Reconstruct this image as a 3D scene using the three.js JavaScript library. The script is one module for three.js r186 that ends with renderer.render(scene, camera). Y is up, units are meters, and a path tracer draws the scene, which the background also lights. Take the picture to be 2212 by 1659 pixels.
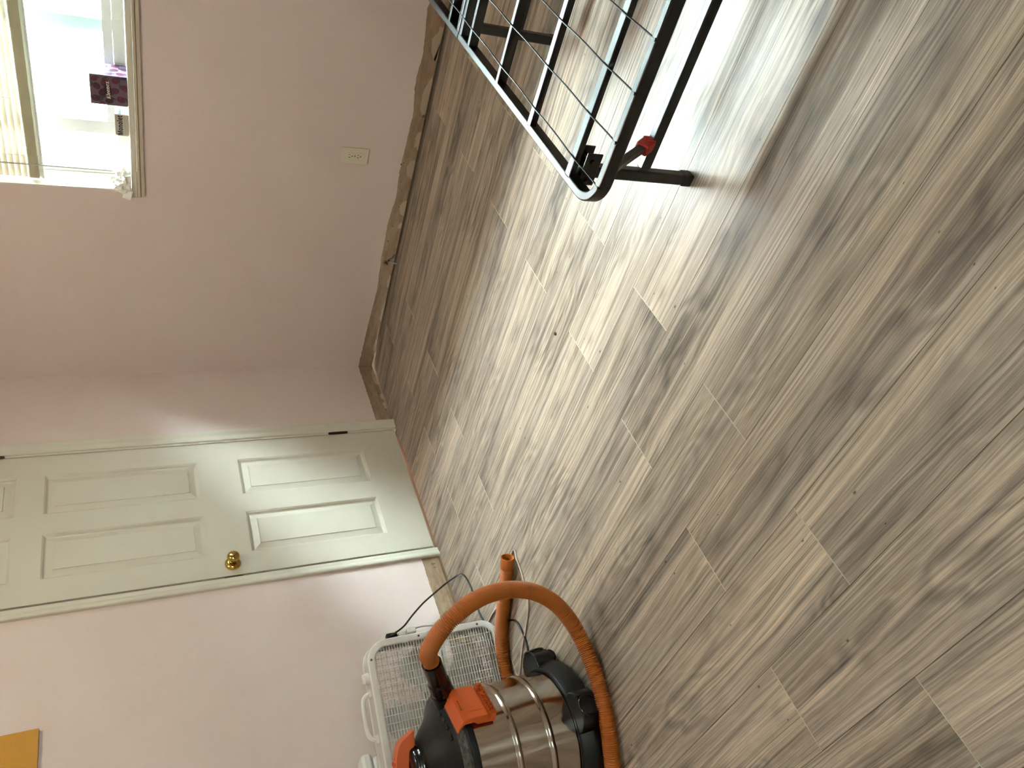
import * as THREE from 'three';
import { mergeGeometries } from 'three/addons/utils/BufferGeometryUtils.js';
import { RoundedBoxGeometry } from 'three/addons/geometries/RoundedBoxGeometry.js';

// ------------------------------------------------------------------ camera, sky, exposure
// world: y up, metres. The corner of the room is the origin; the door wall is z = 0 (running to -x), the window wall is x = 0 (running to +z).
const scene = new THREE.Scene();
const camera = new THREE.PerspectiveCamera(2 * Math.atan(829.5 / 1663.25) * 180 / Math.PI, 2212 / 1659, 0.05, 100);
camera.position.set(-3.2274, 1.26, 2.9852);
camera.up.set(0.6868121, -0.04533993, 0.72541949);          // the phone was held on its side
camera.lookAt(-3.2274 + 0.63825539, 1.26 - 0.439869, 2.9852 - 0.63177949);
scene.add(camera);
const SKY = 200;
scene.background = new THREE.Color().setRGB(0.90 * SKY, 0.97 * SKY, 0.99 * SKY);   // bright overcast sky
const renderer = new THREE.WebGLRenderer({ antialias: true });
renderer.toneMapping = THREE.LinearToneMapping;
renderer.toneMappingExposure = 1.3;
renderer.shadowMap.enabled = true;

const LAMP_POS = [-1.56, 2.35, 1.5], LAMP_POWER = 1.95;
const ROOM = { x: -4.5, z: 4.5, h: 2.44 };

// ------------------------------------------------------------------ helpers
let seed = 12345;
const rnd = () => { seed = (seed * 1664525 + 1013904223) >>> 0; return seed / 4294967296; };
const NT = new Float32Array(65536); for (let i = 0; i < 65536; i++) NT[i] = rnd();
function vnoise(x, y) {
  const xi = Math.floor(x), yi = Math.floor(y); let fx = x - xi, fy = y - yi;
  fx = fx * fx * (3 - 2 * fx); fy = fy * fy * (3 - 2 * fy);
  const a = (xi & 255), b = ((xi + 1) & 255), c = (yi & 255) << 8, d = ((yi + 1) & 255) << 8;
  const p = NT[a + c], q = NT[b + c], r = NT[a + d], s = NT[b + d];
  return p + (q - p) * fx + (r - p) * fy + (p - q - r + s) * fx * fy;
}
const fbm = (x, y, o = 4) => { let s = 0, a = 0.5, t = 0; for (let i = 0; i < o; i++) { s += a * vnoise(x, y); t += a; x = x * 2.03 + 17.3; y = y * 2.03 + 9.1; a *= 0.5; } return s / t; };
const clamp = (v, a = 0, b = 1) => Math.min(b, Math.max(a, v));
const sstep = (a, b, v) => { const t = clamp((v - a) / (b - a)); return t * t * (3 - 2 * t); };

const std = (color, roughness = 0.6, o = {}) => new THREE.MeshStandardMaterial({ color, roughness, ...o });
const phys = (color, roughness = 0.6, o = {}) => new THREE.MeshPhysicalMaterial({ color, roughness, ...o });

const names = new Map();
function numbered(n) { const k = names.get(n) ?? 0; names.set(n, k + 1); return k ? n + '_' + String(k).padStart(3, '0') : n; }
function shade(o) { o.traverse((m) => { if (m.isMesh) { m.castShadow = true; m.receiveShadow = true; } }); return o; }
function mesh(name, geo, mat, parent) { const m = new THREE.Mesh(Array.isArray(geo) ? merge(geo) : geo, mat); m.name = name; if (parent) parent.add(m); m.castShadow = m.receiveShadow = true; return m; }
function tag(o, label, category, group) { o.name = numbered(o.name); o.userData.label = label; o.userData.category = category; if (group) o.userData.group = group; scene.add(o); return o; }
function struct(o, label, category = undefined) { o.name = numbered(o.name); o.userData.kind = 'structure'; if (label) o.userData.label = label; if (category) o.userData.category = category; scene.add(o); return o; }
function group(name, x = 0, y = 0, z = 0, ry = 0) { const g = new THREE.Group(); g.name = name; g.position.set(x, y, z); g.rotation.y = ry; return g; }
function plain(g) { const q = g.index ? g.toNonIndexed() : g; for (const k of Object.keys(q.attributes)) if (!['position', 'normal', 'uv'].includes(k)) q.deleteAttribute(k); if (!q.attributes.uv) q.setAttribute('uv', new THREE.BufferAttribute(new Float32Array(q.attributes.position.count * 2), 2)); q.clearGroups(); return q; }
function merge(list) { return mergeGeometries(list.map(plain)); }
function box(x0, x1, y0, y1, z0, z1, r = 0) {
  const w = x1 - x0, h = y1 - y0, d = z1 - z0;
  const g = r ? new RoundedBoxGeometry(w, h, d, 3, Math.min(r, w / 2.01, h / 2.01, d / 2.01)) : new THREE.BoxGeometry(w, h, d);
  return g.translate((x0 + x1) / 2, (y0 + y1) / 2, (z0 + z1) / 2);
}
const V = (x, y, z) => new THREE.Vector3(x, y, z);
function cyl(a, b, r0, r1 = r0, seg = 16) {
  const d = b.clone().sub(a), g = new THREE.CylinderGeometry(r1, r0, d.length(), seg);
  return g.applyQuaternion(new THREE.Quaternion().setFromUnitVectors(V(0, 1, 0), d.clone().normalize())).translate((a.x + b.x) / 2, (a.y + b.y) / 2, (a.z + b.z) / 2);
}
// a bar of rectangular section between two points; w across (horizontal), h tall
function bar(a, b, w, h, r = 0.002) {
  const d = b.clone().sub(a), L = d.length(), g = new RoundedBoxGeometry(w, h, L, 1, r);
  const zx = d.clone().normalize(), up = Math.abs(zx.y) > 0.95 ? V(1, 0, 0) : V(0, 1, 0), xx = up.clone().cross(zx).normalize(), yy = zx.clone().cross(xx);
  return g.applyMatrix4(new THREE.Matrix4().makeBasis(xx, yy, zx)).translate((a.x + b.x) / 2, (a.y + b.y) / 2, (a.z + b.z) / 2);
}
function tube(pts, r, seg = 80, rs = 10, closed = false) { return new THREE.TubeGeometry(new THREE.CatmullRomCurve3(pts.map((p) => p.isVector3 ? p : V(...p)), closed, 'centripetal'), seg, r, rs, closed); }
function rrect(w, h, r, S = THREE.Shape, cx = 0, cy = 0) {
  const s = new S(), x = cx - w / 2, y = cy - h / 2;
  s.moveTo(x + r, y); s.lineTo(x + w - r, y); s.absarc(x + w - r, y + r, r, -Math.PI / 2, 0, false); s.lineTo(x + w, y + h - r); s.absarc(x + w - r, y + h - r, r, 0, Math.PI / 2, false);
  s.lineTo(x + r, y + h); s.absarc(x + r, y + h - r, r, Math.PI / 2, Math.PI, false); s.lineTo(x, y + r); s.absarc(x + r, y + r, r, Math.PI, 1.5 * Math.PI, false); return s;
}
const rectPath = (x0, x1, y0, y1, S = THREE.Path) => { const p = new S(); p.moveTo(x0, y0); p.lineTo(x1, y0); p.lineTo(x1, y1); p.lineTo(x0, y1); p.closePath(); return p; };
const poly = (pts) => { const s = new THREE.Shape(); pts.forEach(([x, y], i) => i ? s.lineTo(x, y) : s.moveTo(x, y)); s.closePath(); return s; };
// geometry drawn in (z, y) of the window wall -> world: local x becomes z, extrusion runs to +x
const toWindowWall = (g) => g.applyMatrix4(new THREE.Matrix4().set(0, 0, 1, 0, 0, 1, 0, 0, -1, 0, 0, 0, 0, 0, 0, 1)); // shape x = -z
function dataTex(w, h, fn, srgb = true) {
  const d = new Uint8Array(w * h * 4);
  for (let y = 0; y < h; y++) for (let x = 0; x < w; x++) { const c = fn(x / w, y / h), i = (y * w + x) * 4; d[i] = clamp(c[0]) * 255; d[i + 1] = clamp(c[1]) * 255; d[i + 2] = clamp(c[2]) * 255; d[i + 3] = 255; }
  const t = new THREE.DataTexture(d, w, h); t.magFilter = THREE.LinearFilter; t.minFilter = THREE.LinearMipmapLinearFilter; t.wrapS = t.wrapT = THREE.RepeatWrapping; if (srgb) t.colorSpace = THREE.SRGBColorSpace; t.needsUpdate = true; return t;
}
function canvasTex(w, h, draw) { const c = document.createElement('canvas'); c.width = w; c.height = h; draw(c.getContext('2d'), w, h); const t = new THREE.CanvasTexture(c); t.colorSpace = THREE.SRGBColorSpace; return t; }
// planar uv in metres taken from two axes of the position
function uvPlanar(g, a, b, s = 1) { const p = g.attributes.position, uv = new Float32Array(p.count * 2); for (let i = 0; i < p.count; i++) { uv[2 * i] = p.getComponent(i, a) * s; uv[2 * i + 1] = p.getComponent(i, b) * s; } g.setAttribute('uv', new THREE.BufferAttribute(uv, 2)); return g; }

// ------------------------------------------------------------------ materials
const peel = dataTex(512, 512, (u, v) => { const w = (f) => fbm(u * f, v * f, 3); const n = 0.55 * w(64) + 0.45 * w(24); return [n, n, n]; }, false);
const M = {
  paint: std('#e5d4ce', 0.75, { bumpMap: peel, bumpScale: 0.0006 }),
  ceiling: std('#e9e4dc', 0.9),
  doorWhite: phys('#d8d3c4', 0.42, {}),
  trimWhite: phys('#dcd8c9', 0.4),
  vinyl: phys('#eceff0', 0.35),
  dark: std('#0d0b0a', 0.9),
  framing: std('#a98a5f', 0.85),
  plate: phys('#e4dccb', 0.35),
  brass: phys('#bd9d52', 0.1, { metalness: 1 }),
  bronze: phys('#3c2c1f', 0.4, { metalness: 0.8 }),
  glass: phys('#f4fbfa', 0.02, { transmission: 1, thickness: 0, ior: 1.5 }),
  bedMetal: phys('#0b0c0d', 0.28, {}),
  bedWire: phys('#0a0a0b', 0.35),
  redPlastic: phys('#86150c', 0.45),
  fanWhite: phys('#f2f0ea', 0.38),
  fanGrey: phys('#dad9d6', 0.45),
  steel: phys('#cac3b8', 0.13, { metalness: 1 }),
  blackPlastic: phys('#101113', 0.38, { specularIntensity: 0.6 }),
  blackGloss: phys('#08090a', 0.16),
  orange: phys('#b94f1c', 0.42),
  orangeRib: phys('#b94f1c', 0.42, { side: THREE.DoubleSide }),
  hose: phys('#a05519', 0.38),
  blackCord: phys('#060606', 0.35),
  whiteCord: phys('#c8beb0', 0.45),
  rawWall: null,
};
{ // dusty grey lip of the vacuum lid: grains of dust on black plastic
  const t = dataTex(512, 128, (u, v) => { const d = sstep(0.3, 0.8, fbm(u * 150, v * 10, 4)); const g = 0.16 + 0.15 * d; return [g, g * 0.98, g * 0.9]; });
  M.dusty = std('#ffffff', 0.8, { map: t });
  const t2 = dataTex(512, 512, (u, v) => { const d = sstep(0.5, 0.85, fbm(u * 9, v * 9, 5)) * 0.6 + sstep(0.6, 0.8, fbm(u * 60, v * 60, 2)) * 0.25; const g = 0.035 + 0.055 * d; return [g, g * 1.02, g * 1.06]; });
  M.lid = phys('#ffffff', 0.42, { map: t2, specularIntensity: 0.5 });
}

// ------------------------------------------------------------------ floor: laminate planks
const PW = 0.194, PL = 1.262;
function plankTexture(k) {
  const ox = k * 37.7, oy = k * 91.3, knots = [];
  for (let i = 0; i < 5; i++) knots.push([rnd(), 0.1 + 0.8 * rnd(), 0.02 + 0.07 * rnd(), 0.006 + 0.014 * rnd(), 0.35 + 0.6 * rnd()]);
  const cracks = []; for (let i = 0; i < 6; i++) cracks.push([rnd(), rnd(), 0.03 + 0.12 * rnd(), 0.006 + 0.018 * rnd(), 0.25 + 0.5 * rnd(), (rnd() - 0.5) * 0.12]);
  const spots = []; for (let i = 0; i < 3; i++) spots.push([rnd(), rnd(), 0.001 + 0.0014 * rnd()]);
  const cath = 0.3 + 0.4 * rnd(), cu = rnd(), figure = 0.25 + 0.75 * rnd(), tone = (rnd() - 0.5) * 0.05;
  return dataTex(2048, 320, (u, v) => {
    const X = u * PL, Y = v * PW;
    const wx = fbm(X * 3 + ox, Y * 9 + oy, 3) - 0.5, wy = fbm(X * 2.2 + oy, Y * 12 + ox, 3) - 0.5;
    // growth figure: contours of a field stretched along the plank (cathedrals where it peaks)
    const field = fbm(X * 0.7 + ox + wx * 0.3, Y * 7 + oy + wy * 0.8, 2) + 0.3 * Math.exp(-(((u - cu) / 0.25) ** 2) - (((v - cath) / 0.32) ** 2));
    const rings = 0.5 + 0.5 * Math.sin(field * 70 + 9 * wx + 5 * (fbm(X * 14 + oy, Y * 40, 2) - 0.5));
    const swirl = sstep(0.48, 0.70, fbm(X * 2.4 + oy, Y * 7 + ox, 3)) * figure;
    const fibre = fbm(X * 2.6 + ox, Y * 520 + wy * 12, 3), band = fbm(X * 0.55 + oy, Y * 30 + wx * 1.6 + ox, 3), streak = fbm(X * 1.1 + ox, Y * 140 + wy * 5, 3), fine = fbm(X * 30, Y * 1100 + oy, 2);
    let l = 0.66 + tone + (band - 0.5) * 0.26 + (streak - 0.5) * 0.20 + (fibre - 0.5) * 0.26 + (fine - 0.5) * 0.12 - 0.12 * swirl * rings * (0.5 + fibre) - 0.025 * rings - 0.025 * swirl;
    const pore = sstep(0.52, 0.78, fbm(X * 1.7 + ox, Y * 330 + wy * 9 + oy, 2)) * (0.35 + 0.9 * sstep(0.3, 0.7, band)); l -= 0.13 * pore;
    const broad = fbm(X * 1.2 + ox * 2, Y * 12 + oy, 2); l += (broad - 0.5) * 0.14;
    let dk = 0;
    for (const [a, b, la, lb, s] of knots) { const dx = (u - a) * PL / la, dy = (v - b - wy * 0.05) * PW / lb; const e = dx * dx + dy * dy; if (e < 9) dk = Math.max(dk, s * 0.15 * Math.exp(-e) * (0.5 + 1.0 * streak)); }
    for (const [a, b, la, lb, s, sl] of cracks) { const dx = (u - a) * PL / la, dy = (v - b - sl * (u - a) - wy * 0.12) * PW / (lb * 0.35); const e = dx * dx + dy * dy; if (e < 9) dk = Math.max(dk, s * 0.27 * Math.exp(-e) * (0.3 + 1.2 * streak)); }
    for (const [a, b, r] of spots) { const dx = (u - a) * PL / (r * 1.7), dy = (v - b) * PW / r; const e = dx * dx + dy * dy; if (e < 6) dk = Math.max(dk, 0.42 * Math.exp(-e)); }
    l -= dk;
    l = clamp(l, 0.12, 0.9);
    const warm = 0.5 + (fbm(X * 1.3 + 5, Y * 20 + ox, 2) - 0.5) * 0.8;      // greyer and browner strands
    return [l * (1.025 + 0.02 * warm) + 0.012, l * (0.94 + 0.005 * warm) + 0.010, l * (0.865 - 0.04 * warm) + 0.010];
  });
}
const grainBump = dataTex(1024, 256, (u, v) => { const n = 0.6 * fbm(u * 24, v * 220, 3) + 0.4 * fbm(u * 8, v * 60, 3); return [n, n, n]; }, false);
const woods = []; for (let k = 0; k < 7; k++) woods.push(phys('#ffffff', 0.33, { map: plankTexture(k), bumpMap: grainBump, bumpScale: 0.0003, specularIntensity: 0.36 }));
const plankEdge = std('#d3c9b8', 0.6), plankSide = std('#6d5d4d', 0.7);
// a plank lying along +z, width along x: chamfered top, ends show the pale core
function plankGeo(w, l, u0, u1, v0, v1) {
  const T = 0.008, cs = 0.0005, ce = 0.0011, g = 0.0002, P = [], N = [], U = [], grp = [[], [], []];
  const x0 = -w / 2 + g, x1 = w / 2 - g, z0 = -l / 2 + g, z1 = l / 2 - g, xi0 = x0 + cs, xi1 = x1 - cs, zi0 = z0 + ce, zi1 = z1 - ce, yb = -0.0008;
  const quad = (m, a, b, c, d) => { const n = V(...b).sub(V(...a)).cross(V(...c).sub(V(...a))).normalize(); for (const p of [a, b, c, a, c, d]) grp[m].push([p, n]); };
  quad(0, [xi0, 0, zi1], [xi1, 0, zi1], [xi1, 0, zi0], [xi0, 0, zi0]);
  quad(2, [x0, yb, z1], [xi0, 0, zi1], [xi0, 0, zi0], [x0, yb, z0]); quad(2, [xi1, 0, zi1], [x1, yb, z1], [x1, yb, z0], [xi1, 0, zi0]);
  quad(1, [x0, yb, z1], [x1, yb, z1], [xi1, 0, zi1], [xi0, 0, zi1]); quad(1, [xi0, 0, zi0], [xi1, 0, zi0], [x1, yb, z0], [x0, yb, z0]);
  quad(2, [x0, -T, z1], [x0, yb, z1], [x0, yb, z0], [x0, -T, z0]); quad(2, [x1, yb, z1], [x1, -T, z1], [x1, -T, z0], [x1, yb, z0]);
  quad(2, [x0, -T, z1], [x1, -T, z1], [x1, yb, z1], [x0, yb, z1]); quad(2, [x0, yb, z0], [x1, yb, z0], [x1, -T, z0], [x0, -T, z0]);
  const geo = new THREE.BufferGeometry(); let at = 0;
  grp.forEach((list, m) => { geo.addGroup(at, list.length, m); at += list.length; for (const [p, n] of list) { P.push(...p); N.push(n.x, n.y, n.z); U.push(u0 + (u1 - u0) * (p[2] / l + 0.5), v0 + (v1 - v0) * (p[0] / w + 0.5)); } });
  geo.setAttribute('position', new THREE.Float32BufferAttribute(P, 3)); geo.setAttribute('normal', new THREE.Float32BufferAttribute(N, 3)); geo.setAttribute('uv', new THREE.Float32BufferAttribute(U, 2));
  return geo;
}
const floor = group('floor');
{
  const full = [plankGeo(PW, PL, 0, 1, 0, 1), plankGeo(PW, PL, 1, 0, 1, 0)];
  const X0 = -0.042;
  for (let k = -1; k < 23; k++) {
    const xa = k < 0 ? -0.0 : X0 - k * PW, xb = X0 - (k + 1) * PW, w = xa - xb, cx = (xa + xb) / 2;
    let z = (k % 2 ? 0.676 : 1.612) - 0.0021 * k - PL * 3;
    for (; z < ROOM.z; z += PL) {
      const a = Math.max(z, 0), b = Math.min(z + PL, ROOM.z); if (b - a < 0.02) continue;
      const pick = Math.floor(rnd() * woods.length), flip = rnd() < 0.5 ? 1 : 0;
      let g = full[flip];
      if (b - a < PL - 1e-6 || w < PW - 1e-6) { const ua = (a - z) / PL, ub = (b - z) / PL, vw = w / PW; g = flip ? plankGeo(w, b - a, 1 - ua, 1 - ub, vw, 0) : plankGeo(w, b - a, ua, ub, 0, vw); }
      const p = mesh('plank', g, [woods[pick], plankEdge, plankSide], floor); p.position.set(cx, 0, (a + b) / 2);
    }
  }
  mesh('subfloor', box(ROOM.x - 0.12, 0.18, -0.15, -0.008, -0.15, ROOM.z + 0.12), std('#9c8260', 0.9), floor);
}
struct(floor, 'grey-brown wood-look laminate plank floor');

// ------------------------------------------------------------------ walls and ceiling
const WT = 0.18, GAP = 0.012;                                     // the drywall stops a finger above the floor
const DOOR = { x0: -1.280, x1: -0.518, y0: 0.014, y1: 2.046 };   // slab
const W2 = { x0: -3.95, x1: -2.75, y0: 0.85, y1: 2.1 };        // the other window, behind the camera: its streak shows on the steel drum
const WIN = { z0: 1.064, z1: 2.42, y0: 1.232, y1: 2.12 };
function wallShape(x0, x1, y0, y1, holes) { const s = rectPath(x0, x1, y0, y1, THREE.Shape); for (const h of holes) s.holes.push(rectPath(...h)); return s; }
const rawTex = canvasTex(2048, 128, (c, w, h) => {   // stretch of 2.4 m x 0.15 m of bare drywall where the baseboard was pulled off
  c.fillStyle = '#9b846b'; c.fillRect(0, 0, w, h);
  for (let i = 0; i < 900; i++) { c.fillStyle = rnd() < 0.5 ? 'rgba(120,98,72,0.16)' : 'rgba(190,168,138,0.13)'; const x = rnd() * w, y = rnd() * h; c.beginPath(); c.ellipse(x, y, 4 + rnd() * 40, 2 + rnd() * 8, 0, 0, 7); c.fill(); }
});
M.rawWall = std('#ffffff', 0.9, { map: rawTex });
const compound = std('#b8a890', 0.85), scar = std('#4a3a28', 0.9);
const wallLeft = group('wall_left');
{
  const hole = [DOOR.x0 - 0.018, DOOR.x1 + 0.016, -0.2, DOOR.y1 + 0.018];
  const g = new THREE.ExtrudeGeometry(wallShape(ROOM.x, WT, GAP, ROOM.h, [[hole[0], hole[1], GAP + 0.0001, hole[3]]]), { depth: WT, bevelEnabled: false }).translate(0, 0, -WT);
  mesh('painted_drywall', uvPlanar(plain(g), 0, 1, 1.2), M.paint, wallLeft);
  mesh('bottom_plate', [box(ROOM.x, hole[0], 0, GAP, -WT, -0.075), box(hole[1], 0.0, 0, GAP, -WT, -0.075)], M.framing, wallLeft);
}
// bare strips: a skin of torn paper and old glue with a ragged upper edge
function bareStrip(name, top, along, y0, parent, place) {
  const pts = []; const [a, b] = along, n = Math.ceil(Math.abs(b - a) / 0.006);
  pts.push([a, y0]); pts.push([b, y0]);
  for (let i = n; i >= 0; i--) { const s = a + (b - a) * i / n; pts.push([s, top(s) + (fbm(s * 90, 3.3, 3) - 0.5) * 0.006]); }
  let g = new THREE.ExtrudeGeometry(poly(pts), { depth: 0.0012, bevelEnabled: false });
  g = plain(g); const p = g.attributes.position, uv = new Float32Array(p.count * 2); for (let i = 0; i < p.count; i++) { uv[2 * i] = p.getX(i) / 2.4; uv[2 * i + 1] = p.getY(i) / 0.15; } g.setAttribute('uv', new THREE.BufferAttribute(uv, 2));
  rawTex.wrapS = rawTex.wrapT = THREE.RepeatWrapping;
  return mesh(name, place(g), M.rawWall, parent);
}
bareStrip('bare_strip', () => 0.092, [-0.444, -0.0002], GAP, wallLeft, (g) => g);
bareStrip('bare_strip', (s) => 0.092 - 0.004 * (s + 1.3), [ROOM.x, -1.342], GAP, wallLeft, (g) => g);
// streaks of joint compound, flat blobs with their own outline
function blobs(parent, list, mat, place, name, thick = 0.0018, low = false) { const gs = []; for (const [u, v0, w, h] of list) { const v = low ? GAP + 0.2 * h : v0; const pts = [], s0 = rnd() * 50; for (let i = 0; i < 20; i++) { const t = i / 18 * 2 * Math.PI, r = low ? 0.4 + 0.8 * fbm(s0 + 3 * Math.cos(t) + 9, s0 + 3 * Math.sin(t) + 9, 3) : 0.72 + 0.5 * fbm(s0 + 1.5 * Math.cos(t) + 9, s0 + 1.5 * Math.sin(t) + 9, 2); pts.push([u + Math.cos(t) * w / 2 * r, Math.max(low ? GAP : -9, v + Math.sin(t) * h * (low ? 1.3 : 0.5) * r)]); } gs.push(new THREE.ExtrudeGeometry(poly(pts), { depth: thick, bevelEnabled: false }).translate(0, 0, 0.00013 * (gs.length % 3))); } return mesh(name, place(merge(gs)), mat, parent); }
blobs(wallLeft, [[-0.1, 0.022, 0.17, 0.016], [-0.26, 0.02, 0.05, 0.012], [-0.33, 0.018, 0.07, 0.01]], compound, (g) => g, 'joint_compound', 0.0018, true);
blobs(wallLeft, [[-0.235, 0.03, 0.007, 0.006], [-1.38, 0.05, 0.02, 0.002], [-1.38, 0.042, 0.002, 0.016], [-1.40, 0.043, 0.002, 0.016]], scar, (g) => g, 'nail_scar', 0.0022);
blobs(wallLeft, [[-1.95, 0.84, 0.014, 0.011]], std('#e6d9d2', 0.8), (g) => g, 'paint_drip', 0.002);
struct(wallLeft, 'pale pink painted wall around the white door');

const wallRight = group('wall_right');
{
  const g = new THREE.ExtrudeGeometry(wallShape(-ROOM.z - WT, 0, GAP, ROOM.h, [[-WIN.z1, -WIN.z0, WIN.y0 - 0.03, WIN.y1]]), { depth: WT, bevelEnabled: false });
  mesh('painted_drywall', uvPlanar(plain(toWindowWall(g)), 2, 1, 1.2), M.paint, wallRight);
  mesh('bottom_plate', box(0.075, WT, 0, GAP, -WT, ROOM.z + WT), M.framing, wallRight);
  // shape x = -z, skin faces the room (-x)
  const place = (g) => toWindowWall(g).translate(-0.0012, 0, 0);
  const profile = [[0, 0.091], [0.3, 0.084], [0.55, 0.072], [0.75, 0.084], [0.97, 0.086], [1.13, 0.07], [1.25, 0.08], [1.42, 0.074], [1.55, 0.07], [1.66, 0.086], [1.72, 0.088], [1.81, 0.08], [1.95, 0.094], [2.0, 0.1], [2.1, 0.082], [9, 0.085]];
  const top = (s) => { const z = -s; for (let i = 1; i < profile.length; i++) if (z <= profile[i][0]) { const [a, p] = profile[i - 1], [b, q] = profile[i], t = (z - a) / (b - a); return p + (q - p) * t; } return 0.085; };
  bareStrip('bare_strip', top, [-ROOM.z, -0.0014], GAP, wallRight, place);
  const place2 = (g) => toWindowWall(g).translate(-0.0016, 0, 0);
  blobs(wallRight, [[-1.27, 0.03, 0.13, 0.028], [-1.06, 0.027, 0.11, 0.024], [-0.955, 0.022, 0.045, 0.016], [-0.735, 0.032, 0.05, 0.034], [-0.61, 0.02, 0.1, 0.012], [-0.4, 0.018, 0.2, 0.009], [-0.15, 0.018, 0.16, 0.01], [-1.62, 0.03, 0.21, 0.028], [-1.42, 0.028, 0.1, 0.02], [-1.87, 0.032, 0.18, 0.03], [-2.2, 0.03, 0.3, 0.026]], compound, place2, 'joint_compound', 0.0018, true);
  blobs(wallRight, [[-1.291, 0.078, 0.007, 0.008], [-1.30, 0.068, 0.009, 0.004], [-1.06, 0.045, 0.01, 0.004], [-0.95, 0.06, 0.01, 0.003], [-0.86, 0.066, 0.012, 0.005], [-1.15, 0.05, 0.006, 0.004], [-1.20, 0.062, 0.005, 0.004]], scar, (g) => toWindowWall(g).translate(-0.002, 0, 0), 'nail_scar', 0.0022);
}
struct(wallRight, 'pale pink painted wall below and around the window');
{
  const r = group('wall_rear'); mesh('painted_drywall', uvPlanar(plain(new THREE.ExtrudeGeometry(wallShape(ROOM.x - WT, WT, 0, ROOM.h, [[W2.x0, W2.x1, W2.y0, W2.y1]]), { depth: WT, bevelEnabled: false }).translate(0, 0, ROOM.z)), 0, 1, 1.2), M.paint, r); struct(r, 'pale pink wall behind the camera');
  const n = group('wall_near'); mesh('painted_drywall', uvPlanar(plain(box(ROOM.x - WT, ROOM.x, 0, ROOM.h, -WT, ROOM.z)), 2, 1, 1.2), M.paint, n); struct(n, 'pale pink wall opposite the window');
  const c = mesh('ceiling', box(ROOM.x - WT, WT, ROOM.h, ROOM.h + 0.15, -WT, ROOM.z + WT), M.ceiling); struct(c, 'white ceiling');
}

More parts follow.
